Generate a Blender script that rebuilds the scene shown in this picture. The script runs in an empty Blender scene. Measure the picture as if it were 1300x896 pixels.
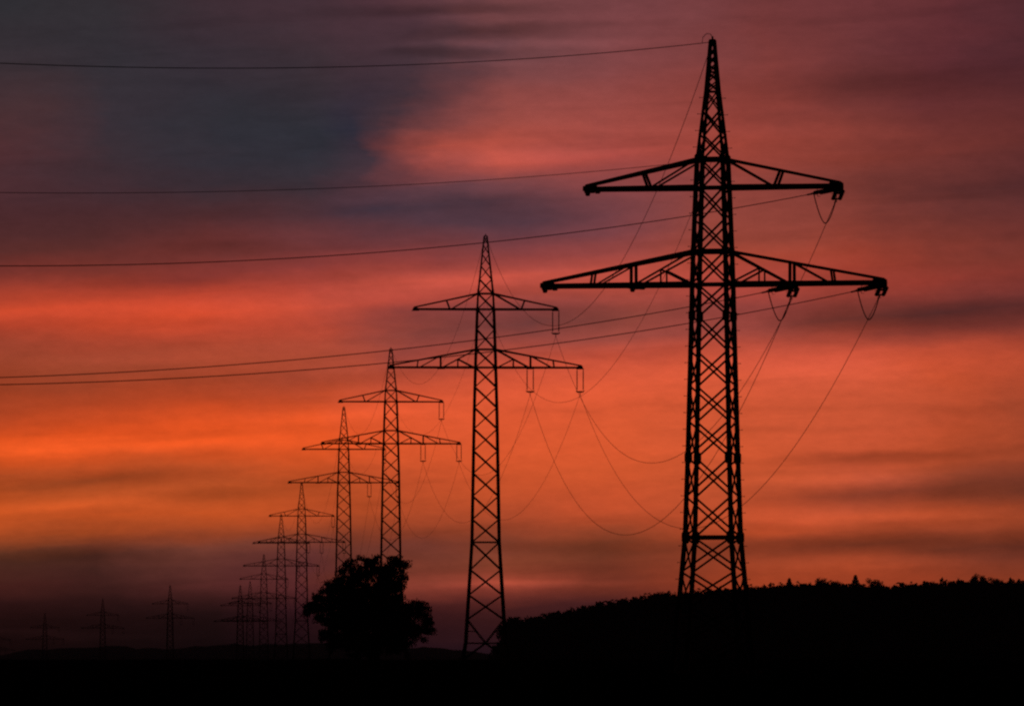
import bpy, math, random
import numpy as np
from mathutils import Vector, Matrix

random.seed(7)
rng = np.random.default_rng(7)
scene = bpy.context.scene
col = scene.collection

# ------------------------------------------------------------------ camera
F = 9400.0                       # focal length in photograph pixels (1300 wide), a long telephoto
EYE = 1.7
PITCH = math.atan(370 / F)
cam = bpy.data.cameras.new('camera')
cam.sensor_width = 36.0
cam.lens = 36.0 * F / 1300.0
cam.clip_start = 1.0
cam.clip_end = 60000.0
cam_o = bpy.data.objects.new('camera', cam)
cam_o.location = (0, 0, EYE)
cam_o.rotation_euler = (math.pi / 2 + PITCH, 0, 0)
col.objects.link(cam_o)
scene.camera = cam_o

# ------------------------------------------------------------------ view
scene.view_settings.view_transform = 'Standard'
scene.view_settings.look = 'None'
scene.view_settings.exposure = 0.0
scene.view_settings.gamma = 1.0
scene.cycles.filter_width = 2.3
scene.cycles.use_denoising = False
scene.cycles.max_bounces = 2
scene.cycles.volume_bounces = 0


def lin(c):
    return tuple((v / 255 / 12.92) if v / 255 <= 0.04045 else ((v / 255 + 0.055) / 1.055) ** 2.4 for v in c)


# ------------------------------------------------------------------ world: dusk sky with lit cloud bands
SUN_AZ = math.radians(-2.0)
SUN_EL = math.radians(-2.2)
# rows: height of the row in the sky, columns: azimuth; the colours of the cloud layer in the western sky
ROWS = [0, 40, 80, 120, 160, 195, 230, 265, 300, 330, 355, 380, 400, 420, 445, 475, 505, 535, 560, 580, 602, 625, 650, 678, 695, 715, 740, 770, 800, 830]
COLS = {
    0: [(44,43,48),(50,46,51),(54,46,52),(60,46,51),(74,46,49),(78,45,49),(72,43,48),(72,40,44),(78,41,42),(92,45,42),(130,53,45),(185,68,44),(198,70,41),(165,62,42),(160,70,49),(153,65,41),(155,63,36),(185,70,34),(225,83,32),(222,84,32),(160,70,34),(180,76,32),(207,86,35),(182,79,37),(114,61,40),(82,45,34),(80,37,32),(55,25,24),(34,15,15),(24,10,10)],
    130: [(48,44,49),(50,46,52),(50,46,53),(48,46,54),(54,46,54),(58,46,53),(62,44,51),(72,41,45),(80,42,42),(98,46,42),(138,55,45),(190,68,44),(202,72,42),(175,66,44),(173,75,52),(153,67,43),(165,65,36),(205,76,34),(238,86,33),(215,82,33),(171,78,41),(192,84,39),(209,86,36),(165,73,36),(100,52,40),(74,40,34),(71,35,32),(48,23,23),(24,12,12),(18,8,9)],
    270: [(58,43,50),(60,44,51),(50,43,51),(46,45,53),(46,46,54),(46,45,54),(52,44,52),(78,43,46),(98,46,45),(110,49,45),(140,55,47),(195,70,46),(205,73,44),(182,70,47),(186,79,54),(162,69,45),(180,69,37),(225,82,35),(235,86,34),(205,80,35),(194,83,41),(188,83,40),(204,85,37),(154,68,38),(128,67,53),(101,52,46),(94,45,42),(46,23,24),(24,12,14),(18,9,11)],
    400: [(66,46,54),(70,47,53),(58,45,52),(47,46,54),(45,46,55),(46,46,55),(54,46,54),(74,48,55),(105,53,55),(118,55,54),(150,61,55),(200,78,57),(200,77,53),(165,68,53),(178,77,54),(167,71,49),(195,75,40),(230,86,38),(232,87,37),(215,84,37),(190,78,37),(180,76,36),(198,82,40),(143,66,42),(120,60,53),(99,49,48),(104,48,48),(65,29,36),(40,18,24),(28,14,20)],
    460: [(71,47,55),(88,51,56),(64,46,54),(43,43,56),(42,43,57),(58,46,56),(76,51,59),(70,49,59),(100,53,57),(126,57,57),(168,69,57),(190,76,58),(170,70,56),(150,67,56),(171,75,58),(184,78,54),(205,80,45),(229,87,43),(230,88,41),(215,85,41),(195,80,41),(188,79,39),(185,78,39),(135,61,39),(117,58,45),(108,52,43),(113,51,41),(73,33,33),(51,24,30),(36,19,27)],
    520: [(76,48,56),(110,55,58),(67,48,56),(55,46,56),(62,47,56),(125,60,57),(92,56,63),(66,51,64),(95,54,59),(135,60,59),(185,76,61),(180,73,59),(140,64,59),(135,66,59),(150,68,59),(185,77,54),(215,84,50),(228,89,47),(228,90,45),(215,87,45),(200,82,44),(195,81,43),(190,80,43),(140,62,40),(119,60,49),(123,60,45),(161,72,55),(85,38,38),(62,30,36),(45,24,34)],
    585: [(93,57,63),(116,63,64),(76,53,60),(64,49,60),(121,63,62),(186,80,64),(105,63,69),(73,55,68),(93,57,65),(142,64,61),(190,78,62),(172,72,61),(131,64,62),(130,66,62),(160,71,60),(198,81,55),(218,87,52),(226,89,49),(226,90,47),(218,88,46),(206,84,45),(200,83,44),(188,79,44),(135,62,41),(129,63,49),(137,67,48),(172,74,56),(87,39,39),(66,32,38),(48,26,36)],
    650: [(113,65,67),(126,68,67),(107,64,67),(113,65,64),(160,76,67),(194,82,65),(126,68,69),(81,57,69),(95,58,67),(150,66,62),(195,81,64),(165,72,62),(122,64,64),(125,67,64),(170,74,61),(210,84,56),(222,89,54),(225,90,51),(225,90,49),(222,90,47),(212,87,46),(205,84,45),(185,78,45),(130,62,42),(140,68,49),(153,73,49),(181,78,57),(90,41,40),(70,35,40),(50,28,38)],
    780: [(117,64,67),(128,67,67),(123,66,67),(128,67,67),(160,75,67),(160,70,63),(131,68,69),(112,63,69),(121,63,67),(170,74,64),(195,81,64),(165,72,62),(160,76,64),(135,70,64),(200,82,61),(215,88,56),(222,90,54),(222,91,52),(222,91,50),(220,90,49),(212,88,47),(208,85,47),(205,84,47),(150,68,42),(120,60,40),(125,58,40),(130,56,40),(80,38,40),(70,35,40),(50,28,38)],
    950: [(109,54,55),(118,57,55),(124,58,55),(121,57,52),(146,64,55),(160,68,55),(146,68,60),(144,67,58),(150,69,57),(170,71,53),(178,73,61),(170,71,61),(140,66,62),(160,72,62),(205,84,61),(212,88,59),(212,89,56),(212,89,54),(212,89,52),(210,88,51),(205,87,50),(195,83,49),(205,85,49),(190,77,42),(150,66,42),(165,70,42),(185,75,42),(150,60,40),(80,38,40),(50,28,38)],
    1080: [(109,53,55),(112,54,55),(102,50,52),(92,47,50),(123,56,50),(137,60,50),(121,58,52),(131,60,51),(146,63,50),(162,64,47),(158,62,49),(139,58,49),(110,55,50),(144,62,50),(208,85,61),(210,88,58),(206,87,55),(205,87,54),(203,85,52),(202,85,51),(194,84,54),(173,78,54),(200,84,49),(170,72,42),(140,64,42),(170,72,42),(185,75,42),(150,60,40),(80,38,40),(50,28,38)],
    1200: [(95,45,50),(100,46,50),(92,43,48),(88,42,46),(106,48,46),(114,51,46),(95,48,48),(104,50,47),(121,54,46),(134,57,46),(149,59,48),(125,55,49),(96,51,50),(139,60,50),(200,80,52),(202,82,49),(190,79,48),(185,77,46),(188,78,45),(180,76,44),(139,63,42),(130,60,41),(185,77,42),(160,69,42),(120,57,40),(150,65,41),(175,71,41),(145,58,40),(80,38,40),(50,28,38)],
    1300: [(78,40,46),(85,41,47),(82,40,46),(80,39,45),(98,45,44),(100,46,44),(86,44,46),(97,47,46),(113,51,46),(123,54,45),(136,55,47),(115,52,48),(94,49,49),(144,60,48),(185,75,50),(185,76,48),(172,73,46),(168,72,45),(170,72,44),(165,71,43),(129,59,41),(121,57,40),(165,71,41),(150,66,41),(110,53,40),(135,60,40),(160,67,40),(140,56,40),(80,38,40),(50,28,38)],
}
STREAKS = [   # where, how long, how thick, tilt, darker (-) or brighter (+)
    (560, 15, 160, 9, -1, -.3), (620, 42, 110, 10, -2, -.38), (560, 69, 70, 8, 0, -.3), (750, 30, 120, 6, -2, -.15), (1130, 106, 210, 22, -1, -.28), (1200, 236, 160, 20, 1, -.2),
    (660, 266, 130, 22, 0, -.2), (1160, 406, 200, 22, -1, -.3), (720, 406, 170, 18, -3, -.25), (200, 440, 190, 14, -1, -.15), (150, 608, 140, 12, -2, -.3), (270, 628, 90, 9, -3, -.25),
    (1120, 579, 190, 8, -2, -.3), (1120, 628, 190, 13, -2, -.32), (1100, 690, 230, 14, -1, -.3), (740, 694, 130, 10, 0, -.25), (100, 706, 160, 10, -1, -.3), (700, 722, 130, 8, -1, -.15),
    (1292, 680, 30, 26, 0, -.2), (1000, 545, 160, 6, -2, -.12), (1220, 520, 120, 10, -2, -.15), (480, 480, 150, 10, -4, -.15), (330, 315, 160, 10, -2, -.12),
    (150, 393, 330, 14, -2, .2), (580, 358, 170, 14, -4, .2), (690, 196, 210, 9, -1, .2), (120, 566, 250, 10, -2, .25), (60, 574, 110, 6, -2, .15), (430, 527, 160, 16, -4, .15),
    (90, 640, 140, 9, -2, .2), (670, 741, 150, 6, -1, .4), (1090, 655, 210, 8, -1, .2), (1100, 716, 190, 9, -1, .25), (1060, 470, 230, 18, -1, .14), (680, 56, 160, 6, -1, .25),
    (590, 80, 110, 5, 0, .2), (560, 24, 90, 5, -1, .2), (980, 168, 220, 14, 0, .12), (1100, 605, 180, 8, -2, .16), (40, 806, 160, 5, 0, .5), (760, 500, 200, 22, -3, .1)]
ABOVE = [(6.5, .8), (9.0, .5), (14.0, .28), (30.0, .14), (90.0, .07)]     # the cloud deck dims towards the zenith


def build_world():
    w = bpy.data.worlds.new('World')
    scene.world = w
    w.use_nodes = True
    nt = w.node_tree
    N, L = nt.nodes, nt.links
    N.clear()

    def math_(op, a, b=None, c=None, clamp=False):
        n = N.new('ShaderNodeMath')
        n.operation = op
        n.use_clamp = clamp
        for i, v in enumerate((a, b, c)):
            if v is None:
                continue
            if isinstance(v, (int, float)):
                n.inputs[i].default_value = v
            else:
                L.new(v, n.inputs[i])
        return n.outputs[0]

    tc = N.new('ShaderNodeTexCoord')
    sep = N.new('ShaderNodeSeparateXYZ')
    L.new(tc.outputs['Generated'], sep.inputs[0])
    x, y, z = sep.outputs
    deg = 180 / math.pi
    az0 = math_('MULTIPLY', math_('ARCTAN2', x, y), deg)
    el0 = math_('MULTIPLY', math_('ARCSINE', z), deg)

    def noise(sx, sy, detail, rough, seed):
        cx = N.new('ShaderNodeCombineXYZ')
        L.new(math_('MULTIPLY', az0, sx), cx.inputs[0])
        L.new(math_('MULTIPLY', el0, sy), cx.inputs[1])
        cx.inputs[2].default_value = seed
        n = N.new('ShaderNodeTexNoise')
        n.inputs['Scale'].default_value = 1.0
        n.inputs['Detail'].default_value = detail
        n.inputs['Roughness'].default_value = rough
        L.new(cx.outputs[0], n.inputs['Vector'])
        return math_('SUBTRACT', n.outputs['Fac'], 0.5)

    n1 = noise(.55, 2.2, 5, .55, 3.1)
    n2 = noise(.9, 1.3, 4, .5, 11.7)
    n3 = noise(.8, 3.6, 5, .5, 27.3)
    n4 = noise(2.0, 8.0, 5, .62, 41.9)
    SHEAR = .07                       # the bands climb gently to the right
    azc = math_('MINIMUM', math_('MAXIMUM', az0, -4.3), 4.3)
    el = math_('ADD', math_('SUBTRACT', el0, math_('MULTIPLY', azc, SHEAR)), math_('ADD', math_('MULTIPLY', n1, .20), math_('MULTIPLY', n3, .14)))
    n5 = noise(1.1, 3.2, 4, .55, 77.7)
    az = math_('ADD', az0, math_('ADD', math_('MULTIPLY', n2, .9), math_('MULTIPLY', n5, .9)))

    def e_of(row):
        return math.degrees(math.atan((818 - row) / F))
    EMIN, EMAX = -0.6, 90.0

    def pos(e):                       # square-root spacing keeps the ramp fine near the horizon
        return math.sqrt(max(0.0, (e - EMIN)) / (EMAX - EMIN))
    t = math_('SQRT', math_('MAXIMUM', math_('DIVIDE', math_('SUBTRACT', el, EMIN), EMAX - EMIN), 0.0))
    prev = None
    keys = sorted(COLS)
    for k in keys:
        ramp = N.new('ShaderNodeValToRGB')
        cr = ramp.color_ramp
        cr.interpolation = 'EASE' if False else 'LINEAR'
        rows = ROWS
        stops = [(pos(e_of(r) - SHEAR * math.degrees(math.atan((k - 650) / F))), lin(c)) for r, c in zip(rows, COLS[k])]
        stops.sort(key=lambda s: s[0])
        top = stops[-1][1]
        # at most 32 stops: drop two close rows, add the deck above the frame
        stops = [s for i, s in enumerate(stops) if i not in (len(stops) - 2, 1, len(stops) - 4)]
        for e, m in ABOVE:
            g = .5 * sum(top) / 3
            tt = min(1.0, (e - 5) / 12)
            c = tuple((v * (1 - tt) + q * tt) * m / .8 * .8 for v, q in zip(top, (g * .75, g * .9, g * 1.5)))
            stops.append((pos(e), c))
        while len(cr.elements) > 1:
            cr.elements.remove(cr.elements[-1])
        cr.elements[0].position = stops[0][0]
        cr.elements[0].color = (*stops[0][1], 1)
        for p_, c in stops[1:]:
            el_ = cr.elements.new(p_)
            el_.color = (*c, 1)
        L.new(t, ramp.inputs[0])
        if prev is None:
            prev = ramp.outputs[0]
        else:
            mr = N.new('ShaderNodeMapRange')
            a0 = math.degrees(math.atan((pk - 650) / F))
            a1 = math.degrees(math.atan((k - 650) / F))
            L.new(az, mr.inputs['Value'])
            mr.inputs['From Min'].default_value = a0
            mr.inputs['From Max'].default_value = a1
            mx = N.new('ShaderNodeMix')
            mx.data_type = 'RGBA'
            L.new(mr.outputs[0], mx.inputs['Factor'])
            L.new(prev, mx.inputs['A'])
            L.new(ramp.outputs[0], mx.inputs['B'])
            prev = mx.outputs['Result']
        pk = k
    # fine cloud streaks, everywhere in the sky alike
    n6 = noise(7.0, 17.0, 6, .72, 90.3)
    st = math_('ADD', math_('ADD', math_('ADD', math_('MULTIPLY', n4, .26), math_('MULTIPLY', n6, .34)), math_('MULTIPLY', n3, .22)), 1.05)
    # the afterglow dies away with the angle from the sunset
    a2 = math_('DIVIDE', math_('SUBTRACT', az0, math.degrees(SUN_AZ)), 40.0)
    glow = math_('ADD', math_('MULTIPLY', math_('EXPONENT', math_('MULTIPLY', math_('MULTIPLY', a2, a2), -1.0)), .96), .04)
    # thin dark wisps drawn out along the wind, slightly tilted
    wv = N.new('ShaderNodeCombineXYZ')
    L.new(math_('MULTIPLY', az0, .42), wv.inputs[0])
    L.new(math_('MULTIPLY', math_('SUBTRACT', el0, math_('MULTIPLY', az0, .05)), 6.0), wv.inputs[1])
    wv.inputs[2].default_value = 63.0
    wn = N.new('ShaderNodeTexNoise')
    wn.inputs['Scale'].default_value = 1.0
    wn.inputs['Detail'].default_value = 4
    wn.inputs['Roughness'].default_value = .5
    wn.inputs['Distortion'].default_value = .3
    L.new(wv.outputs[0], wn.inputs['Vector'])
    wm = N.new('ShaderNodeMapRange')
    wm.interpolation_type = 'SMOOTHSTEP'
    L.new(wn.outputs['Fac'], wm.inputs['Value'])
    wm.inputs['From Min'].default_value = .50
    wm.inputs['From Max'].default_value = .72
    wm.inputs['To Min'].default_value = 1.05
    wm.inputs['To Max'].default_value = .93
    # single drawn-out cloud streaks of the western sky
    pv = N.new('ShaderNodeCombineXYZ')
    L.new(math_('ADD', math_('MULTIPLY', math_('ADD', az0, math_('MULTIPLY', n5, .5)), F * math.pi / 180), 650.0), pv.inputs[0])
    L.new(math_('SUBTRACT', 818.0, math_('MULTIPLY', math_('ADD', el0, math_('ADD', math_('MULTIPLY', n3, .12), math_('MULTIPLY', n4, .05))), F * math.pi / 180)), pv.inputs[1])
    tot = 1.0
    for cx, cy, rx, ry, tilt, amp in STREAKS:
        mp = N.new('ShaderNodeMapping')
        mp.vector_type = 'TEXTURE'
        mp.inputs['Location'].default_value = (cx, cy, 0)
        mp.inputs['Rotation'].default_value = (0, 0, math.radians(tilt))
        mp.inputs['Scale'].default_value = (rx * 1.5, ry * 1.5, 1)
        L.new(pv.outputs[0], mp.inputs['Vector'])
        gr = N.new('ShaderNodeTexGradient')
        gr.gradient_type = 'SPHERICAL'
        L.new(mp.outputs[0], gr.inputs[0])
        mr = N.new('ShaderNodeMapRange')
        mr.interpolation_type = 'SMOOTHSTEP'
        L.new(gr.outputs['Fac'], mr.inputs['Value'])
        mr.inputs['To Max'].default_value = amp
        tot = math_('ADD', mr.outputs[0], tot)
    k = math_('MULTIPLY', math_('MULTIPLY', math_('MULTIPLY', st, glow), wm.outputs[0]), math_('MAXIMUM', tot, .2))
    vm = N.new('ShaderNodeVectorMath')
    vm.operation = 'SCALE'
    L.new(prev, vm.inputs[0])
    L.new(k, vm.inputs['Scale'])
    bg = N.new('ShaderNodeBackground')
    L.new(vm.outputs[0], bg.inputs[0])
    sky = N.new('ShaderNodeTexSky')
    sky.sky_type = 'NISHITA'
    sky.sun_disc = False
    sky.sun_elevation = SUN_EL
    sky.sun_rotation = SUN_AZ
    sky.dust_density = 2.0
    bg2 = N.new('ShaderNodeBackground')
    L.new(sky.outputs[0], bg2.inputs[0])
    bg2.inputs[1].default_value = 0.05
    mix = N.new('ShaderNodeMixShader')          # cloud deck over the clear twilight sky
    mix.inputs[0].default_value = 0.96
    L.new(bg2.outputs[0], mix.inputs[1])
    L.new(bg.outputs[0], mix.inputs[2])
    out = N.new('ShaderNodeOutputWorld')
    L.new(mix.outputs[0], out.inputs[0])


build_world()
scene.world.cycles.sampling_method='MANUAL'
scene.world.cycles.sample_map_resolution=512

# ------------------------------------------------------------------ sun: just under the horizon, a last warm trace
sun = bpy.data.lights.new('sun', 'SUN')
sun.energy = 0.02
sun.angle = math.radians(0.5)
sun.color = (1.0, 0.45, 0.2)
sun_o = bpy.data.objects.new('sun', sun)
sun_o.rotation_euler = Vector((-math.sin(SUN_AZ), -math.cos(SUN_AZ), -0.01)).to_track_quat('-Z', 'Y').to_euler()
sun_o.location = (0, 500, 200)
col.objects.link(sun_o)


# ------------------------------------------------------------------ pixel helper (photograph pixel + depth -> point)
def at(px, py, Y):
    u, v = (px - 650) / F, (448 - py) / F
    dy = math.cos(PITCH) - v * math.sin(PITCH)
    dz = math.sin(PITCH) + v * math.cos(PITCH)
    return Vector((u / dy * Y, Y, EYE + dz / dy * Y))


# ------------------------------------------------------------------ materials
def mat(name, c1, c2, scale=3.0, rough=.7, metal=0.0, bump=0.0, bscale=20.0, spec=.3):
    m = bpy.data.materials.new(name)
    m.use_nodes = True
    nt = m.node_tree
    b = nt.nodes['Principled BSDF']
    tc = nt.nodes.new('ShaderNodeTexCoord')
    n = nt.nodes.new('ShaderNodeTexNoise')
    n.inputs['Scale'].default_value = scale
    n.inputs['Detail'].default_value = 5
    nt.links.new(tc.outputs['Object'], n.inputs['Vector'])
    r = nt.nodes.new('ShaderNodeValToRGB')
    r.color_ramp.elements[0].color = (*c1, 1)
    r.color_ramp.elements[1].color = (*c2, 1)
    r.color_ramp.elements[0].position = .35
    r.color_ramp.elements[1].position = .65
    nt.links.new(n.outputs['Fac'], r.inputs[0])
    nt.links.new(r.outputs[0], b.inputs['Base Color'])
    b.inputs['Roughness'].default_value = rough
    b.inputs['Metallic'].default_value = metal
    b.inputs['Specular IOR Level'].default_value = spec
    if bump:
        n2 = nt.nodes.new('ShaderNodeTexNoise')
        n2.inputs['Scale'].default_value = bscale
        nt.links.new(tc.outputs['Object'], n2.inputs['Vector'])
        bp = nt.nodes.new('ShaderNodeBump')
        bp.inputs['Strength'].default_value = bump
        nt.links.new(n2.outputs['Fac'], bp.inputs['Height'])
        nt.links.new(bp.outputs[0], b.inputs['Normal'])
    return m


M_STEEL = mat('painted_steel', (.040, .048, .042), (.060, .066, .058), 1.5, .75, 0, .1, 30)
M_PORC = mat('brown_porcelain', (.045, .022, .015), (.07, .035, .022), 6, .35)
M_WIRE = mat('weathered_aluminium', (.08, .08, .08), (.12, .12, .12), 4, .7)
M_CONC = mat('concrete', (.22, .21, .19), (.32, .31, .29), 3, .9, 0, .3, 25)
M_FIELD = mat('field_grass_and_soil', (.022, .019, .012), (.028, .036, .015), .12, 1.0, 0, .4, 3, 0.0)
M_BLADE = mat('grass_blades', (.030, .042, .016), (.045, .055, .022), 2, .95, spec=0.0)
M_LEAF = mat('oak_leaves', (.035, .050, .018), (.055, .075, .026), 1.2, .75, spec=.15)
M_LEAF2 = mat('forest_leaves', (.032, .045, .018), (.055, .065, .026), .2, .85, spec=.1)
M_NEEDLE = mat('spruce_needles', (.022, .036, .018), (.035, .050, .024), .4, .85, spec=.1)
M_BARK = mat('bark', (.045, .036, .028), (.075, .06, .046), 4, .9, 0, .6, 12, .1)
M_HILL = mat('far_woodland', (.035, .048, .03), (.05, .06, .035), .01, .95, spec=.05)


# ------------------------------------------------------------------ mesh helpers
class MB:
    def __init__(self):
        self.v, self.f = [], []

    def add(self, verts, faces):
        o = len(self.v)
        self.v += [tuple(p) for p in verts]
        self.f += [tuple(i + o for i in q) for q in faces]

    def lbar(self, p, q, w=.1, t=None, up=None):
        """an angle-iron bar (L section) from p to q"""
        p, q = Vector(p), Vector(q)
        t = t or max(.012, w * .16)
        d = (q - p).normalized()
        up = Vector(up) if up is not None else Vector((0, 0, 1))
        if abs(d.dot(up)) > .95:
            up = Vector((0, 1, 0))
        a = d.cross(up).normalized()
        b = a.cross(d).normalized()
        h = w / 2
        sec = [(-h, -h), (h, -h), (h, -h + t), (-h + t, -h + t), (-h + t, h), (-h, h)]
        vs = [p + a * x + b * y for x, y in sec] + [q + a * x + b * y for x, y in sec]
        fs = [(i, (i + 1) % 6, (i + 1) % 6 + 6, i + 6) for i in range(6)]
        fs += [(5, 4, 3, 2, 1, 0), (6, 7, 8, 9, 10, 11)]
        self.add(vs, fs)

    def box(self, c, s, R=None):
        c = Vector(c)
        vs = []
        for k in range(8):
            o = Vector(((k & 1) - .5, ((k >> 1) & 1) - .5, (k >> 2) - .5))
            o = Vector((o.x * s[0], o.y * s[1], o.z * s[2]))
            vs.append(c + (R @ o if R else o))
        self.add(vs, [(0, 2, 3, 1), (4, 5, 7, 6), (0, 1, 5, 4), (2, 6, 7, 3), (0, 4, 6, 2), (1, 3, 7, 5)])

    def plate(self, c, n, u, w, h, t=.02):
        """an eight-sided gusset plate"""
        n, u = Vector(n).normalized(), Vector(u).normalized()
        v = n.cross(u)
        c = Vector(c)
        pts = [(-.5, -.3), (-.3, -.5), (.3, -.5), (.5, -.3), (.5, .3), (.3, .5), (-.3, .5), (-.5, .3)]
        vs = [c + u * (x * w) + v * (y * h) - n * (t / 2) for x, y in pts]
        vs += [c + u * (x * w) + v * (y * h) + n * (t / 2) for x, y in pts]
        fs = [tuple(range(7, -1, -1)), tuple(range(8, 16))]
        fs += [(i, (i + 1) % 8, (i + 1) % 8 + 8, i + 8) for i in range(8)]
        self.add(vs, fs)

    def tube(self, pts, r, n=6):
        pts = [Vector(p) for p in pts]
        rs = r if isinstance(r, (list, tuple)) else [r] * len(pts)
        rings = []
        for i, p in enumerate(pts):
            d = (pts[min(i + 1, len(pts) - 1)] - pts[max(i - 1, 0)]).normalized()
            up = Vector((0, 0, 1)) if abs(d.z) < .9 else Vector((1, 0, 0))
            a = d.cross(up).normalized()
            b = a.cross(d).normalized()
            rings.append([p + (a * math.cos(2 * math.pi * k / n) + b * math.sin(2 * math.pi * k / n)) * rs[i] for k in range(n)])
        vs = [q for g in rings for q in g]
        fs = []
        for i in range(len(rings) - 1):
            for k in range(n):
                fs.append((i * n + k, i * n + (k + 1) % n, (i + 1) * n + (k + 1) % n, (i + 1) * n + k))
        fs.append(tuple(range(n - 1, -1, -1)))
        fs.append(tuple((len(rings) - 1) * n + k for k in range(n)))
        self.add(vs, fs)

    def mesh(self, name, m):
        me = bpy.data.meshes.new(name)
        me.from_pydata(self.v, [], self.f)
        me.materials.append(m)
        me.update()
        return me

    def build(self, name, m, parent=None, loc=None):
        return link(name, self.mesh(name, m), parent, loc)


def link(name, me, parent=None, loc=None):
    o = bpy.data.objects.new(name, me)
    col.objects.link(o)
    if parent:
        o.parent = parent
    if loc is not None:
        o.location = loc
    return o


def empty(name, loc=(0, 0, 0), rz=0):
    o = bpy.data.objects.new(name, None)
    o.empty_display_size = .5
    o.location = loc
    o.rotation_euler = (0, 0, rz)
    col.objects.link(o)
    return o


def tag(o, label=None, cat=None, group=None, kind=None):
    if label:
        o['label'] = label
    if cat:
        o['category'] = cat
    if group:
        o['group'] = group
    if kind:
        o['kind'] = kind
    return o


def copy_tree(o, parent=None):
    c = o.copy()
    col.objects.link(c)
    c.parent = parent
    for ch in list(o.children):
        copy_tree(ch, c)
    return c


# ------------------------------------------------------------------ terrain
GY = [-400, 0, 300, 437, 600, 700, 787, 900, 1093, 1376, 1753, 2020, 2380, 2650, 2900, 3180, 3560, 3980, 4400, 6000, 20000]
GZ = [0, 0, 0, 0, .02, .02, 0, -.35, -.6, -1.2, -3.6, -7.6, -14.6, -20, -22, -20.5, -22, -27, -32, -35, -35]
RIDGE_D = 2600.0
SKYLINE = [(560, 846), (600, 838), (632, 812), (646, 784), (670, 786), (700, 779), (730, 774), (760, 767), (800, 760), (830, 753), (860, 751), (900, 750), (945, 747), (980, 744), (1030, 742), (1050, 740), (1080, 742), (1130, 744), (1160, 741), (1200, 739), (1240, 737), (1300, 739), (1400, 732), (1700, 728), (2400, 740)]
SKX = [(p - 650) / F * RIDGE_D for p, _ in SKYLINE]
SKZ = [EYE + (818 - q) / F * RIDGE_D - 6.7 for _, q in SKYLINE]


def ground_z(X, Y):
    z = np.interp(Y, GY, GZ)
    b = np.interp(RIDGE_D, GY, GZ)
    crest = np.interp(X, SKX, SKZ)
    f = np.clip((X + 90) / 84, 0, 1)
    f = f * f * (3 - 2 * f)
    g = np.where(Y < RIDGE_D, np.exp(-((Y - RIDGE_D) / 270) ** 2), np.exp(-((Y - RIDGE_D) / 700) ** 2))
    fade = np.clip((2500 - X) / 1500, 0, 1)
    z = z + np.maximum(crest - b, 0) * f * g * fade
    # gentle field undulation, none right at the pylon feet
    und = .16 * np.sin(X * .11 + 1.3) * np.sin(Y * .021 + .4) + .07 * np.sin(X * .37 + Y * .05)
    return z + und * np.clip((np.abs(Y - 437) - 6) / 20, 0, 1) * np.clip((np.abs(Y - 787) - 6) / 20, 0, 1)


def make_ground():
    xs = np.concatenate([np.arange(-6000, -400, 200), np.arange(-400, -60, 10), np.arange(-60, 60, 2.5), np.arange(60, 420, 10), np.arange(420, 6001, 180)])
    ys = np.concatenate([np.arange(-400, 380, 40), np.arange(380, 860, 8), np.arange(860, 3000, 30), np.arange(3000, 6000, 150), np.arange(6000, 16001, 500)])
    Xg, Yg = np.meshgrid(xs, ys)
    Z = ground_z(Xg, Yg)
    nx, ny = len(xs), len(ys)
    v = np.stack([Xg, Yg, Z], -1).reshape(-1, 3)
    i = np.arange(nx * ny).reshape(ny, nx)
    f = np.stack([i[:-1, :-1], i[:-1, 1:], i[1:, 1:], i[1:, :-1]], -1).reshape(-1, 4)
    me = bpy.data.meshes.new('ground')
    me.from_pydata(v.tolist(), [], f.tolist())
    me.materials.append(M_FIELD)
    me.polygons.foreach_set('use_smooth', [True] * len(me.polygons))
    tag(link('ground', me), 'dark open field under the power line', kind='structure')


make_ground()


def make_hills():
    D = 9000.0
    prof = [(-900, 830), (-300, 824), (0, 833), (30, 826), (90, 821), (160, 820), (176, 824), (260, 820), (340, 816), (430, 817), (520, 821), (600, 826), (640, 828), (760, 822), (1000, 815), (1300, 818), (2200, 825)]
    xs = np.arange(-1500, 1501, 12.0)
    px = xs / D * F + 650
    top = EYE + (818 - np.interp(px, [a for a, _ in prof], [b for _, b in prof])) / F * D
    top += 1.1 * np.sin(xs * .05) + .8 * np.sin(xs * .13 + 2) + rng.normal(0, .7, len(xs))
    rows = [(-900, 0), (-500, .35), (-200, .8), (0, 1.0), (300, .9), (900, .4), (1500, 0)]
    v, f = [], []
    n = len(xs)
    for dy, k in rows:
        for x, tz in zip(xs, top):
            j = rng.normal(0, .8) if 0 < k < 1 else 0
            v.append((x, D + dy, -37 + (tz + 37) * k + j))
    for r in range(len(rows) - 1):
        for i in range(n - 1):
            f.append((r * n + i, r * n + i + 1, (r + 1) * n + i + 1, (r + 1) * n + i))
    me = bpy.data.meshes.new('hills')
    me.from_pydata(v, [], f)
    me.materials.append(M_HILL)
    tag(link('hills', me), 'low dark blue wooded hills along the horizon', kind='structure')


make_hills()

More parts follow.
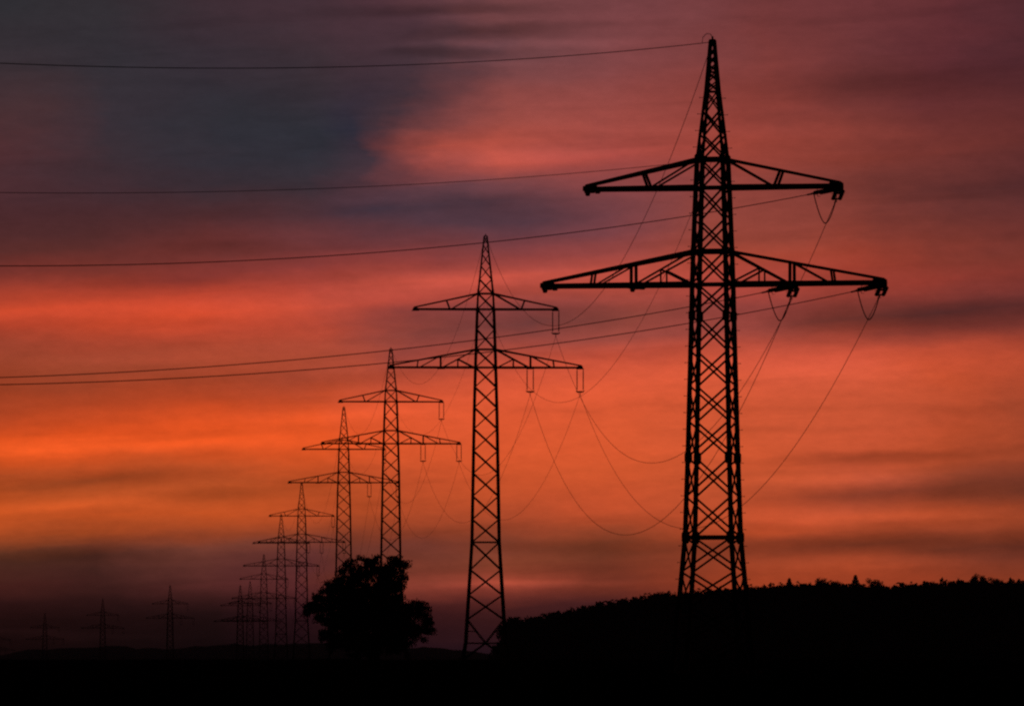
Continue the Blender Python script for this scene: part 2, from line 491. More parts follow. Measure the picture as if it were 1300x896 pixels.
# ------------------------------------------------------------------ pylons
T1_Y = [52, 62, 72, 82, 92, 104, 117, 143, 172, 203, 239, 280, 320, 362, 402, 447, 491, 536, 582, 632, 683, 727, 771, 813, 855]
T1_Z = [(855 - y) / 21.5 for y in T1_Y]
T1_WY = [52, 117, 202, 238, 318, 363, 403, 582, 683, 745, 855]
T1_W = [.26, .73, 1.58, 1.72, 1.97, 2.09, 2.16, 2.54, 2.82, 3.28, 4.1]
T2_Y = [300, 311, 323, 338, 355, 373, 393, 418.5, 444, 467, 492, 518, 545, 573, 601.5, 630.5, 660, 689, 724, 756, 787, 817, 838]
T2_Z = [(838 - y) / 11.96 for y in T2_Y]
T2_WY = [300, 373, 393, 444, 467, 520, 689, 817, 838]
T2_W = [.3, 1.6, 1.76, 2.04, 2.16, 2.4, 2.9, 4.22, 4.85]


class Kit:
    """collects the pieces of one pylon; either every piece an object, or the lacing joined"""

    def __init__(self, root, joined):
        self.root, self.joined = root, joined
        self.pool = {}

    def piece(self, name, mb, parent=None, m=None):
        parent = parent or self.root
        if self.joined and name in ('brace', 'strut', 'gusset_plate', 'post', 'lacing_bar'):
            key = ('lacing', parent)
            p = self.pool.setdefault(key, MB())
            p.add(mb.v, mb.f)
            return None
        return mb.build(name, m or M_STEEL, parent)

    def close(self):
        for (n, parent), mb in self.pool.items():
            o = mb.build('lattice_bracing' if parent == self.root else 'lacing', M_STEEL, parent)
            o['kind'] = 'stuff'


def bar(p, q, w, up=None):
    b = MB()
    b.lbar(p, q, w, None, up)
    return b


def make_pylon(name, Z, WY, W, s, y0, tension, joined, loc, rz):
    root = empty(name, loc, rz)
    K = Kit(root, joined)
    wz = [(y0 - y) / s for y in WY][::-1]
    ww = W[::-1]

    def width(z):
        if z < 0:
            return ww[0] + (ww[0] - ww[1]) / (wz[1] - wz[0]) * (-z)
        return float(np.interp(z, wz, ww))
    LEG, BR, HOR = (.29, .11, .16) if tension else (.24, .115, .15)
    zs = sorted(Z)
    # four legs
    for sx, sy in ((-1, -1), (1, -1), (1, 1), (-1, 1)):
        mb = MB()
        nodes = [-2.6] + [z for z in wz if z > -.01]
        for i, (a, b) in enumerate(zip(nodes[:-1], nodes[1:])):
            wa, wb = width(a), width(b)
            lw = LEG * (1.0 if a < wz[-1] * .8 else .62)
            mb.lbar((sx * wa / 2, sy * wa / 2, a - .02), (sx * wb / 2, sy * wb / 2, b + .02), lw, lw * .2, (sx, 0, 0))
        K.piece('leg', mb)
        if not joined:
            fb = MB()
            wb = width(0)
            fb.box((sx * wb / 2, sy * wb / 2, -.3), (.75, .75, .95))
            K.piece('footing', fb, m=M_CONC)
    # lattice on the four faces
    corners = [(-1, -1), (1, -1), (1, 1), (-1, 1)]
    for i, (a, b) in enumerate(zip(zs[:-1], zs[1:])):
        wa, wb = width(a) / 2, width(b) / 2
        small = b > wz[-1] - 3.2
        bw = BR * (.7 if small else 1)
        for k in range(4):
            c0, c1 = corners[k], corners[(k + 1) % 4]
            nrm = Vector(((c0[0] + c1[0]) / 2, (c0[1] + c1[1]) / 2, 0))
            off = nrm * (bw * .35)
            A0 = Vector((c0[0] * wa, c0[1] * wa, a))
            A1 = Vector((c1[0] * wa, c1[1] * wa, a))
            B0 = Vector((c0[0] * wb, c0[1] * wb, b))
            B1 = Vector((c1[0] * wb, c1[1] * wb, b))
            if not tension and i == 0:
                K.piece('brace', bar(A0 + off, (B0 + B1) / 2, bw, nrm))
                K.piece('brace', bar(A1 + off, (B0 + B1) / 2, bw, nrm))
                continue
            if not tension and i == 1:      # splayed struts from the cross tie up to the legs
                mid = (A0 + A1) / 2
                K.piece('brace', bar(mid + off, B0 + off, bw, nrm))
                K.piece('brace', bar(mid + off, B1 + off, bw, nrm))
                q0, q1 = A0.lerp(B0, .5), A1.lerp(B1, .5)
                K.piece('brace', bar(q0, mid.lerp(B0, .5), bw * .8, nrm))
                K.piece('brace', bar(q1, mid.lerp(B1, .5), bw * .8, nrm))
                continue
            K.piece('brace', bar(A0 + off, B1 + off, bw, nrm))
            K.piece('brace', bar(A1 - off, B0 - off, bw, nrm))
    # cross ties
    if tension:
        ties = [92, 117, 203, 239, 320, 362, 683]
    else:
        ties = [373, 393, 444, 467, 689, 817]
    for y in ties:
        z = (y0 - y) / s
        w = width(z) / 2
        for k in range(4):
            c0, c1 = corners[k], corners[(k + 1) % 4]
            hw = HOR * (1.5 if tension and y in (203, 683, 320) else 1) * (.6 if y < 120 else 1)
            K.piece('strut', bar((c0[0] * w, c0[1] * w, z), (c1[0] * w, c1[1] * w, z), hw))
    # gusset plates at the leg joints
    gz = [(203, .62), (239, .5), (320, .62), (362, .5), (402, .72), (582, .78), (683, .82)] if tension else [(373, .42), (393, .36), (444, .42), (467, .36), (689, .42)]
    for y, g in gz:
        z = (y0 - y) / s
        w = width(z) / 2
        for sx, sy in corners:
            mb = MB()
            mb.plate((sx * (w - g * .08), sy * (w + .03), z), (0, 1, 0), (1, 0, 0), g * .6, g * .92)
            mb.plate((sx * (w + .03), sy * (w - g * .08), z), (1, 0, 0), (0, 1, 0), g * .6, g * .92)
            K.piece('gusset_plate', mb)
    # cap at the peak
    zt = max(zs)
    cap = MB()
    cap.box((0, 0, zt + .03), (.34, .34, .1))
    cap.box((0, 0, zt + .16), (.1, .1, .2))
    K.piece('peak_cap', cap)
    if tension:
        lp = MB()
        lp.tube([(-.55, -.35, zt - .12), (-.5, -.32, zt + .2), (-.3, -.2, zt + .42), (-.1, -.05, zt + .38), (.05, .05, zt + .1), (.02, .18, zt - .1)], .022)
        K.piece('earth_wire_loop', lp)
    # step bolts on two legs
    sb = MB()
    me = None
    for sx, sy in ((-1, -1), (1, 1)):
        z = 2.6 if tension else 3.0
        n = 0
        while z < zt - 3.0:
            w = width(z) / 2
            L = .27
            base = Vector((sx * (w + .02), sy * w, z))
            if tension:
                if me is None:
                    b = MB()
                    b.tube([(0, 0, 0), (L * .92, 0, 0)], .016, 5)
                    b.box((L, 0, 0), (.03, .06, .06))
                    me = b.mesh('step_bolt', M_STEEL)
                o = link('step_bolt', me, root, base)
                o.rotation_euler = (0, 0, 0 if sx > 0 else math.pi)
            else:
                sb.box(base + Vector((sx * .1, 0, 0)), (.2, .035, .035))
            z += .98
            n += 1
    if not tension and not joined:
        o = sb.build('step_bolts', M_STEEL, root)
        o['kind'] = 'stuff'

    # crossarms
    def arm(side, zb, zt_, Lr, lower):
        wb, wt = width(zb) / 2, width(zt_) / 2
        e = .16
        hub = MB()
        if tension:
            hub.box((side * (Lr - .06), 0, zb + .04), (.26, 2 * e + .18, .28))
            hub.plate((side * (Lr - .35), 0, zb + .12), (0, 1, 0), (1, 0, 0), .8, .3, .03)
        else:
            hub.box((side * (Lr - .05), 0, zb + .02), (.12, 2 * e + .1, .2))
            hub.plate((side * (Lr - .3), 0, zb + .08), (0, 1, 0), (1, 0, 0), .6, .2, .03)
        a = K.piece('crossarm', hub)
        CH, TC = (.29, .17) if tension else (.2, .14)

        def bc(x, sy):      # bottom chord at reach x
            t = (x - wb) / (Lr - .1 - wb)
            return Vector((side * x, sy * (wb + (e - wb) * t), zb))

        def tp(x, sy):      # top chord at reach x
            t = (x - wt) / (Lr - .1 - wt)
            return Vector((side * x, sy * (wt + (e - wt) * t), zt_ + (zb + .2 - zt_) * t))
        for sy in (-1, 1):
            K.piece('bottom_chord', bar(bc(wb, sy), bc(Lr - .1, sy), CH), a)
            K.piece('top_chord', bar(tp(wt, sy), tp(Lr - .1, sy), TC), a)
            if lower:
                for xp, pw in ((7.3, .12), (4.78, .17)):
                    K.piece('post', bar(tp(xp - (.12 if xp > 5 else 0), sy), bc(xp, sy), pw, (1, 0, 0)), a)
                K.piece('brace', bar(bc(7.05, sy), tp(4.85, sy), .10), a)
                d0, d1 = bc(4.6, sy), tp(wt, sy)
                K.piece('brace', bar(d0, d1, .12), a)
                t = (4.6 - 2.96) / (4.6 - wt)
                m = d0.lerp(d1, t)
                K.piece('post', bar(m, bc(2.96, sy), .09, (1, 0, 0)), a)
                K.piece('brace', bar(m, bc(wb + .15, sy), .11), a)
            else:
                K.piece('post', bar(tp(4.16, sy), bc(3.8, sy), .15, (1, 0, 0)), a)
                K.piece('brace', bar(bc(3.7, sy), tp(wt, sy), .12), a)
        # plan lacing between the two bottom chords, and end posts across
        xs = np.linspace(wb, Lr - .6, 8 if lower else 6)
        for i in range(len(xs) - 1):
            s0 = 1 if i % 2 else -1
            K.piece('lacing_bar', bar(bc(xs[i], s0), bc(xs[i + 1], -s0), .08), a)
        for xp in ((4.78, 7.3) if lower else (4.16,)):
            K.piece('lacing_bar', bar(tp(xp, -1), tp(xp, 1), .08), a)
        # hangers for the insulators
        spots = [Lr - .28] + ([4.75] if lower else [])
        for xh in spots:
            hb = MB()
            if tension and side > 0:
                wy = abs(bc(xh, 1).y) + .1
                hb.box((xh + .12, 0, zb - .16), (.1, 2 * wy, .34))
                hb.box((xh + .28, 0, zb - .2), (.2, .3, .5))
                hb.box((xh + .16, 0, zb - .44), (.36, .26, .12))
                hb.box((xh - .3, 0, zb - .2), (.62, .3, .22))
                hb.plate((xh - .35, -wy * .6, zb - .14), (0, 1, 0), (1, 0, 0), .7, .34, .03)
            elif tension:
                wy = abs(bc(xh, 1).y) + .1
                hb.box((side * xh, 0, zb - .12), (.5, 2 * wy, .2))
                hb.plate((side * (xh - .5), 0, zb - .12), (0, 1, 0), (1, 0, 0), .35, .3, .03)
                hb.plate((side * (xh + .1), 0, zb - .2), (0, 1, 0), (1, 0, 0), .3, .4, .03)
            else:
                wy = abs(bc(xh, 1).y) + .06
                hb.box((side * xh, 0, zb - .13), (.8, .14, .1))
                hb.box((side * xh, 0, zb - .05), (.16, 2 * wy, .1))
            K.piece('hanger', hb, a)
        return a
    if tension:
        zu, zut, zl, zlt = [(y0 - y) / s for y in (239, 203, 362, 320)]
    else:
        zu, zut, zl, zlt = [(y0 - y) / s for y in (393, 373, 467, 444)]
    for side in (-1, 1):
        arm(side, zu, zut, 7.75, False)
        arm(side, zl, zlt, 10.35, True)
    K.close()
    root['zu'], root['zl'], root['zt'] = zu, zl, zt
    return root


# place of each pylon: pixel column of its tip, distance, pixel row of its tip in the photograph
PYL = [
    (904.5, 437, 52), (616.5, 787, 300), (496.3, 1093, 443), (436.5, 1376, 517), (383, 1753, 613), (357, 2020, 653),
    (335, 2380, 704), (317.5, 2650, 738), (305, 2900, 743), (216, 3180, 743), (130.5, 3560, 760), (57, 3980, 778), (-3, 4400, 795)]
LBL = [
    'tallest lattice pylon with tension insulators, in front of the wooded hill at right',
    'second largest lattice pylon, standing left of the wooded hill with its feet visible',
    'third largest lattice pylon, rising straight behind the round tree',
    'fourth largest lattice pylon, rising just left of the round tree top',
    'fifth largest lattice pylon, left of the round tree with two clear crossarm pairs',
    'sixth largest pylon, small, just left of the fifth in the receding row',
    'seventh pylon of the receding row, small and faint, its tip below the sixth',
    'eighth pylon of the receding row, faint, the right one of a close overlapping pair',
    'ninth pylon of the receding row, faint, the left one of a close overlapping pair',
    'faint distant pylon standing alone, the rightmost of those left of the receding row',
    'faint distant pylon, the middle one of the three lone pylons at far left',
    'faint distant pylon, the smallest whole one near the left edge',
    'faint distant pylon cut by the left edge of the picture']
ORD = ['tallest', 'second largest', 'third largest', 'fourth largest', 'fifth', 'sixth', 'seventh', 'eighth', 'ninth', 'tenth', 'eleventh', 'twelfth', 'thirteenth']

TIPH = [T1_Z[0]] + [T2_Z[0]] * (len(PYL) - 1)
POS = []
for (px, D, py), h in zip(PYL, TIPH):
    p = at(px, py, D)
    POS.append(Vector((p.x, D, p.z - h)))
T0_AZ = math.radians(-150)
ROT = []
for i, p in enumerate(POS):
    if i == 0:
        ROT.append(math.radians(13.3))
        continue
    a = POS[i - 1]
    b = POS[i + 1] if i + 1 < len(POS) else p + (p - a)
    d = b - a
    ROT.append(math.atan2(-d.x, d.y))

pylons = []
proto_full = proto_far = None
for i, (p, r) in enumerate(zip(POS, ROT)):
    if i == 0:
        o = make_pylon('lattice_pylon', T1_Z, T1_WY, T1_W, 21.5, 855, True, False, p, -r)
    elif i < 6:
        if proto_full is None:
            o = proto_full = make_pylon('lattice_pylon', T2_Z, T2_WY, T2_W, 11.96, 838, False, False, p, -r)
        else:
            o = copy_tree(proto_full)
    else:
        if proto_far is None:
            o = proto_far = make_pylon('lattice_pylon', T2_Z, T2_WY, T2_W, 11.96, 838, False, True, p, -r)
        else:
            o = copy_tree(proto_far)
    o.location = p
    o.rotation_euler = (0, 0, -r if i == 0 else r)
    tag(o, LBL[i], 'pylon', 'pylons of the power line')
    pylons.append(o)
ROT = [o.rotation_euler.z for o in pylons]
ZU = [o['zu'] for o in pylons]
ZL = [o['zl'] for o in pylons]
ZT = [o['zt'] for o in pylons]
for o in pylons:
    for k in ('zu', 'zl', 'zt'):
        del o[k]


def arm_pt(i, x, z, y=0.0):
    c, s_ = math.cos(ROT[i]), math.sin(ROT[i])
    return POS[i] + Vector((c * x - s_ * y, s_ * x + c * y, z))


# ------------------------------------------------------------------ insulators
def shed_string(L, r=.12, core=.035, n=None, sides=8):
    """a string of insulator sheds along -z from the origin"""
    n = n or int(L / .15)
    mb = MB()
    prof = [(core, 0)]
    for k in range(n):
        z0 = -L * (k + .12) / n
        dz = L / n
        prof += [(core, z0), (r, z0 - dz * .28), (r * .93, z0 - dz * .38), (core, z0 - dz * .5)]
    prof.append((core, -L))
    vs, fs = [], []
    for rad, z in prof:
        for k in range(sides):
            a = 2 * math.pi * k / sides
            vs.append((rad * math.cos(a), rad * math.sin(a), z))
    for i in range(len(prof) - 1):
        for k in range(sides):
            fs.append((i * sides + k, (i + 1) * sides + k, (i + 1) * sides + (k + 1) % sides, i * sides + (k + 1) % sides))
    mb.add(vs, fs)
    return mb


SUS_L = 2.05
me_sus = shed_string(SUS_L, .085, .04).mesh('insulator_rod', M_PORC)
b = MB()
b.tube([(-.42, 0, -SUS_L - .10), (-.33, 0, -SUS_L - .22), (-.15, 0, -SUS_L - .26), (.15, 0, -SUS_L - .26), (.33, 0, -SUS_L - .22), (.42, 0, -SUS_L - .10)], .075)
b.plate((0, 0, -SUS_L - .22), (0, 1, 0), (1, 0, 0), .7, .16, .05)
me_yoke = b.mesh('yoke_plate', M_STEEL)
b = MB()
b.tube([(0, 0, -SUS_L - .2), (0, 0, -SUS_L - .5)], .03)
b.tube([(0, -.22, -SUS_L - .5), (0, 0, -SUS_L - .46), (0, .22, -SUS_L - .5)], .055)
me_clamp = b.mesh('cable_clamp', M_STEEL)
b = MB()
for sx in (-.33, .33):
    b.tube([(sx, 0, .0), (sx, 0, .16)], .03)
me_link = b.mesh('hanger_link', M_STEEL)


def suspension(i, x, z, where):
    o = empty('insulator_string', arm_pt(i, x, z - .30), ROT[i])
    for sx in (-.33, .33):
        q = link('insulator_rod', me_sus, o, (sx, 0, 0))
    link('yoke_plate', me_yoke, o)
    link('cable_clamp', me_clamp, o)
    link('hanger_link', me_link, o)
    tag(o, 'double insulator string %s of the %s pylon' % (where, ORD[i]), 'insulator', 'hanging insulator strings')
    return arm_pt(i, x, z - .30 - SUS_L - .5)


PH = [('upper', 7.47), ('inner', 4.75), ('outer', 10.07)]
WHERE = {'upper': 'at the right upper crossarm tip', 'inner': 'midway along the right lower crossarm', 'outer': 'at the right lower crossarm tip'}
ATT = {}
for i in range(1, len(PYL)):
    for nm, x in PH:
        ATT[i, nm] = suspension(i, x, ZU[i] if nm == 'upper' else ZL[i], WHERE[nm])
    ATT[i, 'earth'] = arm_pt(i, 0, ZT[i] + .2)
    ATT[i, 'aux'] = arm_pt(i, 0, ZU[i] + .9)

TEN_L = 2.1
me_ten = shed_string(TEN_L, .13, .045).mesh('insulator_rod', M_PORC)


def tension_string(P, d, label):
    """a double strain string from P along the unit vector d"""
    o = empty('tension_insulator', P)
    o.rotation_mode = 'QUATERNION'
    z = -d
    x = Vector((0, 0, 1)).cross(z).normalized()
    y = z.cross(x)
    o.rotation_quaternion = Matrix((x, y, z)).transposed().to_quaternion()
    for sx in (-.2, .2):
        link('insulator_rod', me_ten, o, (sx, 0, -.25))
    for zz in (-.2, -TEN_L - .32):
        b = MB()
        b.plate((0, 0, zz), (0, 1, 0), (1, 0, 0), .62, .22, .06)
        b.build('yoke_plate', M_STEEL, o)
    b = MB()
    b.tube([(0, 0, .02), (0, 0, -.2)], .04)
    b.build('shackle', M_STEEL, o)
    b = MB()
    b.tube([(0, 0, -TEN_L - .3), (0, 0, -TEN_L - 1.5)], .05)
    b.build('strain_clamp', M_STEEL, o)
    for sy in (-1, 1):
        b = MB()
        b.tube([(0, 0, -.2), (0, sy * .22, -.3), (0, sy * .24, -.6)], .018, 5)
        b.build('arcing_horn', M_STEEL, o)
        b = MB()
        b.tube([(0, 0, -TEN_L - .3), (0, sy * .22, -TEN_L - .2), (0, sy * .24, -TEN_L + .1)], .018, 5)
        b.build('arcing_horn', M_STEEL, o)
    tag(o, label, 'insulator', 'tension insulators on the tallest pylon')
    return P + d * (TEN_L + .7)


# wires towards the previous pylon, outside the picture at left: slope and curvature of each wire
W0 = {'earth': (-.125, .00054), 'aux': (-.111, .00043), 'upper': (-.14518, .0006), 'inner': (-.13821, .00055), 'outer': (-.14192, .00056)}
d0 = Vector((math.sin(T0_AZ), math.cos(T0_AZ), 0))
SPAN0 = 262.0
NAME = {'upper': 'power_cable', 'inner': 'power_cable', 'outer': 'power_cable', 'earth': 'earth_wire', 'aux': 'signal_cable'}
WORD = {'upper': 'upper power cable', 'inner': 'inner lower power cable', 'outer': 'outer lower power cable', 'earth': 'topmost earth wire', 'aux': 'thin signal cable'}


def sag_wire(nm, A, B, sag, r, label, n=64):
    pts = []
    for k in range(n + 1):
        q = k / n
        p = A.lerp(B, q)
        p.z -= 4 * sag * q * (1 - q)
        pts.append(p - A)
    mb = MB()
    mb.tube(pts, r, 6)
    o = mb.build(NAME[nm], M_WIRE, None, A)
    tag(o, label, 'cable', 'cables of the power line')


SAG1 = {'earth': 13.0, 'aux': 12.5, 'upper': 14.5, 'inner': 14.5, 'outer': 14.0}
R_W = {'earth': .019, 'aux': .014, 'upper': .02, 'inner': .02, 'outer': .02}
WT1 = {'upper': 'at the upper arm tip', 'inner': 'halfway along the lower arm', 'outer': 'at the lower arm tip'}
ATT0 = {}
for nm, x in PH:
    z = (ZU[0] if nm == 'upper' else ZL[0]) - .2
    P = arm_pt(0, x + .02, z)
    dd = Vector((d0.x, d0.y, W0[nm][0])).normalized()
    e0 = tension_string(P + Vector((-.1, -.05, 0)), dd, 'tension insulator %s of the tallest pylon, reaching left' % WT1[nm])
    tgt = ATT[1, nm]
    L1 = (tgt - P).length
    v = (tgt - P)
    slope = v.z / L1 - 4 * SAG1[nm] / L1
    d1 = Vector((v.x, v.y, 0)).normalized()
    d1 = Vector((d1.x, d1.y, slope)).normalized()
    e1 = tension_string(P + Vector((.16, .08, -.07)), d1, 'tension insulator %s of the tallest pylon, pointing away' % WT1[nm])
    ATT0[nm] = (e0, e1)
    # jumper loop between the two strings
    pts = []
    for k in range(25):
        q = k / 24
        p = e0.lerp(e1, q)
        p.z -= 1.55 * (1 - abs(2 * q - 1) ** 1.7)
        pts.append(p - e0)
    mb = MB()
    mb.tube(pts, .034, 6)
    o = mb.build('jumper_cable', M_WIRE, None, e0)
    tag(o, 'slack jumper cable looping below the %s of the tallest pylon' % {'upper': 'right upper arm tip', 'inner': 'middle of the right lower arm', 'outer': 'right lower arm tip'}[nm], 'cable', 'jumper loops of the tallest pylon')
for nm in ('earth', 'aux'):
    P = arm_pt(0, 0, ZT[0] - .12 if nm == 'earth' else (855 - 204) / 21.5)
    ATT0[nm] = (P + d0 * .35, P + Vector((-.03, .3, 0)))
for nm in NAME:
    e0, e1 = ATT0[nm]
    a, c = W0[nm]
    pts = []
    n = 90
    for k in range(n + 1):
        t = SPAN0 * k / n
        pts.append(d0 * t + Vector((0, 0, a * t + c * t * t)))
    mb = MB()
    mb.tube(pts, R_W[nm] * 1.3, 6)
    o = mb.build(NAME[nm], M_WIRE, None, e0)
    tag(o, '%s from the tallest pylon to the left edge of the picture' % WORD[nm], 'cable', 'cables of the power line')
    sag_wire(nm, e1, ATT[1, nm], SAG1[nm], R_W[nm], '%s from the tallest to the second largest pylon' % WORD[nm], 90)
for i in range(1, 7):
    L1 = (POS[i + 1] - POS[i]).length
    for nm in NAME:
        sag_wire(nm, ATT[i, nm], ATT[i + 1, nm], SAG1[nm] * (L1 / 350) ** 2, R_W[nm] * .85, '%s from the %s to the %s pylon' % (WORD[nm], ORD[i], ORD[i + 1]), 40)


# ------------------------------------------------------------------ trees
def leaf_faces(centres, size, n_jit):
    """small folded leaf sprays (two triangles each) at the given points"""
    n = len(centres)
    a = rng.normal(size=(n, 3))
    a /= np.linalg.norm(a, axis=1)[:, None]
    b = rng.normal(size=(n, 3))
    b -= a * np.sum(a * b, 1)[:, None]
    b /= np.linalg.norm(b, axis=1)[:, None]
    s = (size * rng.uniform(.6, 1.35, n))[:, None]
    c = np.cross(a, b)
    p0 = centres - a * s
    p1 = centres + b * s * .45 + c * s * .12
    p2 = centres + a * s
    p3 = centres - b * s * .45 + c * s * .12
    v = np.stack([p0, p1, p2, p3], 1).reshape(-1, 3)
    i = np.arange(n)[:, None] * 4
    f = np.concatenate([i + [[0, 1, 2]], i + [[0, 2, 3]]])
    return v, f


def np_mesh(name, v, f, m):
    me = bpy.data.meshes.new(name)
    me.from_pydata(v.tolist() if hasattr(v, 'tolist') else v, [], f.tolist() if hasattr(f, 'tolist') else f)
    me.materials.append(m)
    me.update()
    return me


def limb(mb, p, q, r0, r1, wob=.06, n=6, sides=7):
    p, q = Vector(p), Vector(q)
    L = (q - p).length
    pts, rs = [], []
    for k in range(n + 1):
        t = k / n
        o = Vector((random.gauss(0, wob), random.gauss(0, wob), random.gauss(0, wob * .6))) * L * (0 if k in (0, n) else 1)
        pts.append(p.lerp(q, t) + o * .5)
        rs.append(r0 + (r1 - r0) * t)
    mb.tube(pts, rs, sides)
    return pts


def round_tree():
    D = 700.0
    base = at(474, 841, D)
    base.z = float(ground_z(np.array(base.x), np.array(D))) - .05
    s = F / D
    lobes = [(455, 718, 22, 15), (492, 716, 26, 15), (478, 735, 38, 24), (440, 738, 18, 18), (500, 742, 18, 26), (432, 755, 22, 16), (410, 764, 18, 11), (402, 770, 12, 7), (424, 782, 22, 18),
             (418, 802, 14, 12), (470, 778, 50, 42), (504, 784, 20, 32), (522, 778, 12, 14), (537, 774, 9, 11), (538, 790, 11, 9), (528, 803, 16, 12), (440, 806, 26, 14), (498, 806, 26, 14), (462, 770, 46, 40), (488, 790, 40, 30), (468, 815, 34, 14), (446, 786, 34, 28), (516, 790, 18, 22), (426, 748, 16, 11), (412, 757, 13, 9), (398, 768, 9, 6), (404, 784, 9, 6), (432, 817, 20, 10), (502, 819, 24, 9), (462, 826, 26, 8), (512, 716, 7, 5), (418, 741, 7, 5), (392, 775, 7, 4), (545, 800, 7, 5), (528, 765, 6, 4)]
    clumps = []
    for (x, y, rx, ry) in lobes:
        c = np.array([(x - 474) / s, 0, (841 - y) / s])
        ry_, rx_ = ry / s * .93, rx / s * .93
        rd = (rx_ + ry_) * .5 * 1.15
        n = int(3 + rx * ry / 15)
        k = 0
        off_y = rng.normal(0, .35 * max(0.4, 3.2 - rx_))
        while k < n:
            d = rng.normal(size=3)
            d /= np.linalg.norm(d)
            r = rng.uniform(.1, 1) ** .45
            q = c + d * r * np.array([rx_, rd, ry_]) + np.array([0, off_y, 0])
            clumps.append(q)
            k += 1
    clumps = np.array(clumps)
    per = 80
    pts = np.repeat(clumps, per, 0) + np.clip(rng.normal(0, 1, (len(clumps) * per, 3)), -1.7, 1.7) * np.array([.27, .3, .18]) * rng.uniform(.6, 1.25, (len(clumps), 1)).repeat(per, 0)
    pts = pts[pts[:, 2] > .5]
    v, f = leaf_faces(pts, .135, 0)
    root = empty('round_tree', base)
    link('crown', np_mesh('crown', v, f, M_LEAF), root)
    mb = MB()
    limb(mb, (0, 0, -.3), (.1, .1, 2.3), .68, .45, .01, 5, 10)
    limb(mb, (.1, .1, 2.1), (.3, .2, 6.0), .42, .2, .03, 6, 9)
    limb(mb, (.3, .2, 5.8), (.5, .2, 9.0), .2, .05, .04, 6, 7)
    forks = []
    for k in range(11):
        a = k * 2.4
        z0 = 1.7 + .38 * k
        r = random.uniform(2.2, 4.6) * (1 - .04 * k)
        q = Vector((math.cos(a) * r, math.sin(a) * r, z0 + random.uniform(1.0, 3.0)))
        pp = limb(mb, (.1 + .05 * k * .3, .1, z0), q, .2 - .008 * k, .07, .06)
        forks.append(pp)
    allp = [p for g in forks for p in g[2:]]
    idx = rng.choice(len(clumps), 150, replace=False)
    for i in idx:
        c = Vector(clumps[i])
        if c.z < 1.2:
            continue
        p = min(allp, key=lambda q: (q - c).length)
        limb(mb, p, c, .05, .015, .05, 3, 5)
    mb.build('trunk', M_BARK, root)
    tag(root, 'dense round broadleaf tree standing alone in the field before the pylons', 'tree')


round_tree()


# forest on the hill ------------------------------------------------------------
def broad_proto(h, leaves, seed):
    r = np.random.default_rng(seed)
    cl = []
    for k in range(26):
        d = r.normal(size=3)
        d /= np.linalg.norm(d)
        q = np.array([0, 0, h * .62]) + d * r.uniform(.5, 1.0) * np.array([h * .30, h * .30, h * .34])
        cl.append(q)
    cl = np.array(cl)
    per = leaves // 26
    pts = np.repeat(cl, per, 0) + np.clip(r.normal(0, h * .055, (26 * per, 3)), -.1 * h, .1 * h)
    return leaf_faces(pts, .26 if leaves > 400 else .95, 0)


def spruce_proto(h, leaves, seed):
    r = np.random.default_rng(seed)
    z = h * (.12 + .86 * r.uniform(0, 1, leaves) ** 1.25)
    tier = .86 + .14 * np.cos(z * 2 * math.pi / (h * .09))
    rad = (h - z) * .33 * tier * np.sqrt(r.uniform(.15, 1, leaves)) + .08
    a = r.uniform(0, 2 * math.pi, leaves)
    pts = np.stack([rad * np.cos(a), rad * np.sin(a), z - rad * .25], 1)
    return leaf_faces(pts, .26 if leaves > 400 else .8, 0)


def gz(x, y):
    return float(ground_z(np.array(float(x)), np.array(float(y))))


def forest():
    protos = [broad_proto(8, 78, 1), broad_proto(8, 78, 2), broad_proto(7, 78, 3), broad_proto(8, 78, 5), spruce_proto(8.5, 80, 4)]
    V, Fc, o = [], [], 0
    n = 4600
    X = rng.uniform(-10, 400, n * 2)
    Y = rng.uniform(2140, 2740, n * 2)
    edge = np.interp(Y, [2140, 2500, 2740], [26, 1, -6]) + rng.normal(0, 4, n * 2)
    keep = X > np.minimum(edge, 40)
    X, Y = X[keep][:n], Y[keep][:n]
    Z = ground_z(X, Y) - .2
    for x, y, z in zip(X, Y, Z):
        v, f = protos[rng.choice(5, p=[.27, .25, .22, .2, .06])]
        sc = rng.uniform(.8, .95)
        a = rng.uniform(0, 6.28)
        c, s = math.cos(a) * sc * rng.uniform(1.0, 1.25), math.sin(a) * sc
        R = np.array([[c, -s, 0], [s, c, 0], [0, 0, sc]])
        V.append(v @ R.T + [x, y, z])
        Fc.append(f + o)
        o += len(v)
    me = np_mesh('woodland', np.concatenate(V), np.concatenate(Fc), M_LEAF2)
    tag(link('woodland', me), 'dark woodland covering the hill at right', 'woodland', kind='stuff')


forest()

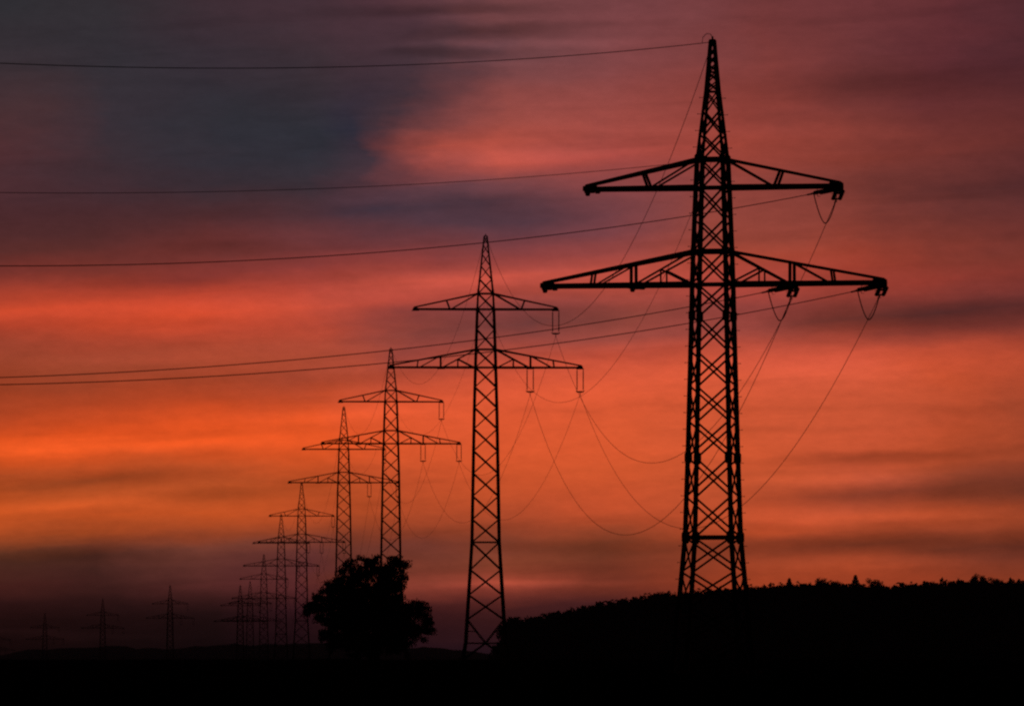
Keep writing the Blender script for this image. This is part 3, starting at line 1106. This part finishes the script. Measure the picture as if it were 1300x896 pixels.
SKY_TREES = [(649, 780, 0), (676, 782, 0), (709, 774, 1), (741, 768, 0), (792, 757, 0), (838, 750, 0), (968, 742, 0), (1002, 733, 1), (1043, 730, 0), (1062, 736, 0),
             (1086, 729, 1), (1110, 732, 0), (1158, 739, 0), (1186, 737, 0), (1242, 726, 0), (1263, 731, 0), (1296, 734, 0)]
SKY_LBL = ['round tree at the left end of the wooded hill beside the second largest pylon', 'low round tree second from the left end of the wooded hill', 'small pointed spruce on the left slope of the wooded hill',
           'round tree on the left slope right of the small spruce', 'round tree halfway up the left slope of the wooded hill', 'round tree on the hill just left of the tallest pylon',
           'low round tree on the hill just right of the tallest pylon', 'stubby spruce on the hill crest right of the tallest pylon', 'tall round tree on the hill crest between the two crest spruces',
           'low round tree between the tall round tree and the rightmost spruce', 'broad spruce on the hill crest below the lower arm tip, the rightmost spruce', 'round tree touching the right side of the rightmost spruce',
           'low round tree just right of the dip in the crest', 'low round tree second to the right of the dip in the crest', 'broad tree standing highest near the right end of the crest',
           'round tree right beside the broad highest tree', 'round tree on the crest at the right edge']
bro = [np_mesh('crown', *broad_proto(9.5, 3000, 20 + k), M_LEAF2) for k in range(4)]
spr = [np_mesh('crown', *spruce_proto(11, 2600, 30 + k), M_NEEDLE) for k in range(2)]
for k, ((px, py, kind), lab) in enumerate(zip(SKY_TREES, SKY_LBL)):
    Y = RIDGE_D - 12 + 5 * (k % 3)
    top = at(px, py, Y)
    z0 = gz(top.x, Y)
    h = max(5.0, top.z - z0)
    base_h = 11 if kind else 9.5
    root = empty('spruce_tree' if kind else 'broadleaf_tree', (top.x, Y, z0), k * 1.7)
    sc = h / base_h
    me = spr[k % 2] if kind else bro[k % 4]
    c = link('crown', me, root)
    wsc = 1.55 if kind else min(1.0, .85 + .25 * (k % 2))
    c.scale = (sc * wsc, sc * wsc, sc)
    mb = MB()
    limb(mb, (0, 0, -.4), (.1, .1, h * (.93 if kind else .7)), .16 if kind else .2, .03, .01, 5)
    if not kind:
        for j in range(5):
            a = j * 1.3 + k
            limb(mb, (.05, .05, h * (.3 + .07 * j)), (math.cos(a) * h * .2, math.sin(a) * h * .2, h * (.52 + .07 * j)), .08, .02)
    mb.build('trunk', M_BARK, root)
    tag(root, lab, 'tree', 'trees on the hill crest')


# ------------------------------------------------------------------ grass on the near field
def grass():
    n = 26000
    Y = rng.uniform(430, 830, n)
    X = (rng.uniform(-1, 1, n)) * Y * .085
    Z = ground_z(X, Y)
    h = rng.gamma(4, .05, n)
    a = rng.uniform(0, 6.28, n)
    w = .02 + .03 * rng.random(n)
    lean = rng.normal(0, .35, (n, 2)) * h[:, None]
    v = np.empty((n, 3, 3))
    v[:, 0] = np.stack([X - np.cos(a) * w, Y - np.sin(a) * w, Z - .02], 1)
    v[:, 1] = np.stack([X + np.cos(a) * w, Y + np.sin(a) * w, Z - .02], 1)
    v[:, 2] = np.stack([X + lean[:, 0], Y + lean[:, 1], Z + h], 1)
    f = np.arange(n * 3).reshape(n, 3)
    tag(link('grass', np_mesh('grass', v.reshape(-1, 3), f, M_BLADE)), 'dark rough grass of the near field', 'grass', kind='stuff')


grass()


# ------------------------------------------------------------------ haze: the air over the plain
def haze(density):
    mb = MB()
    lo, hi = (-6100, -450, -40), (6100, 16100, 56)
    mb.box([(a + b) / 2 for a, b in zip(lo, hi)], [b - a for a, b in zip(lo, hi)])
    m = bpy.data.materials.new('evening_haze')
    m.use_nodes = True
    nt = m.node_tree
    nt.nodes.clear()
    out = nt.nodes.new('ShaderNodeOutputMaterial')
    pv = nt.nodes.new('ShaderNodeVolumePrincipled')
    pv.inputs['Color'].default_value = (.58, .72, 1.0, 1)
    pv.inputs['Density'].default_value = density
    pv.inputs['Anisotropy'].default_value = .2
    nt.links.new(pv.outputs[0], out.inputs['Volume'])
    o = mb.build('haze', m)
    tag(o, 'thin evening haze over the whole plain', 'haze', kind='stuff')


HAZE = 0.00006
if HAZE:
    haze(HAZE)
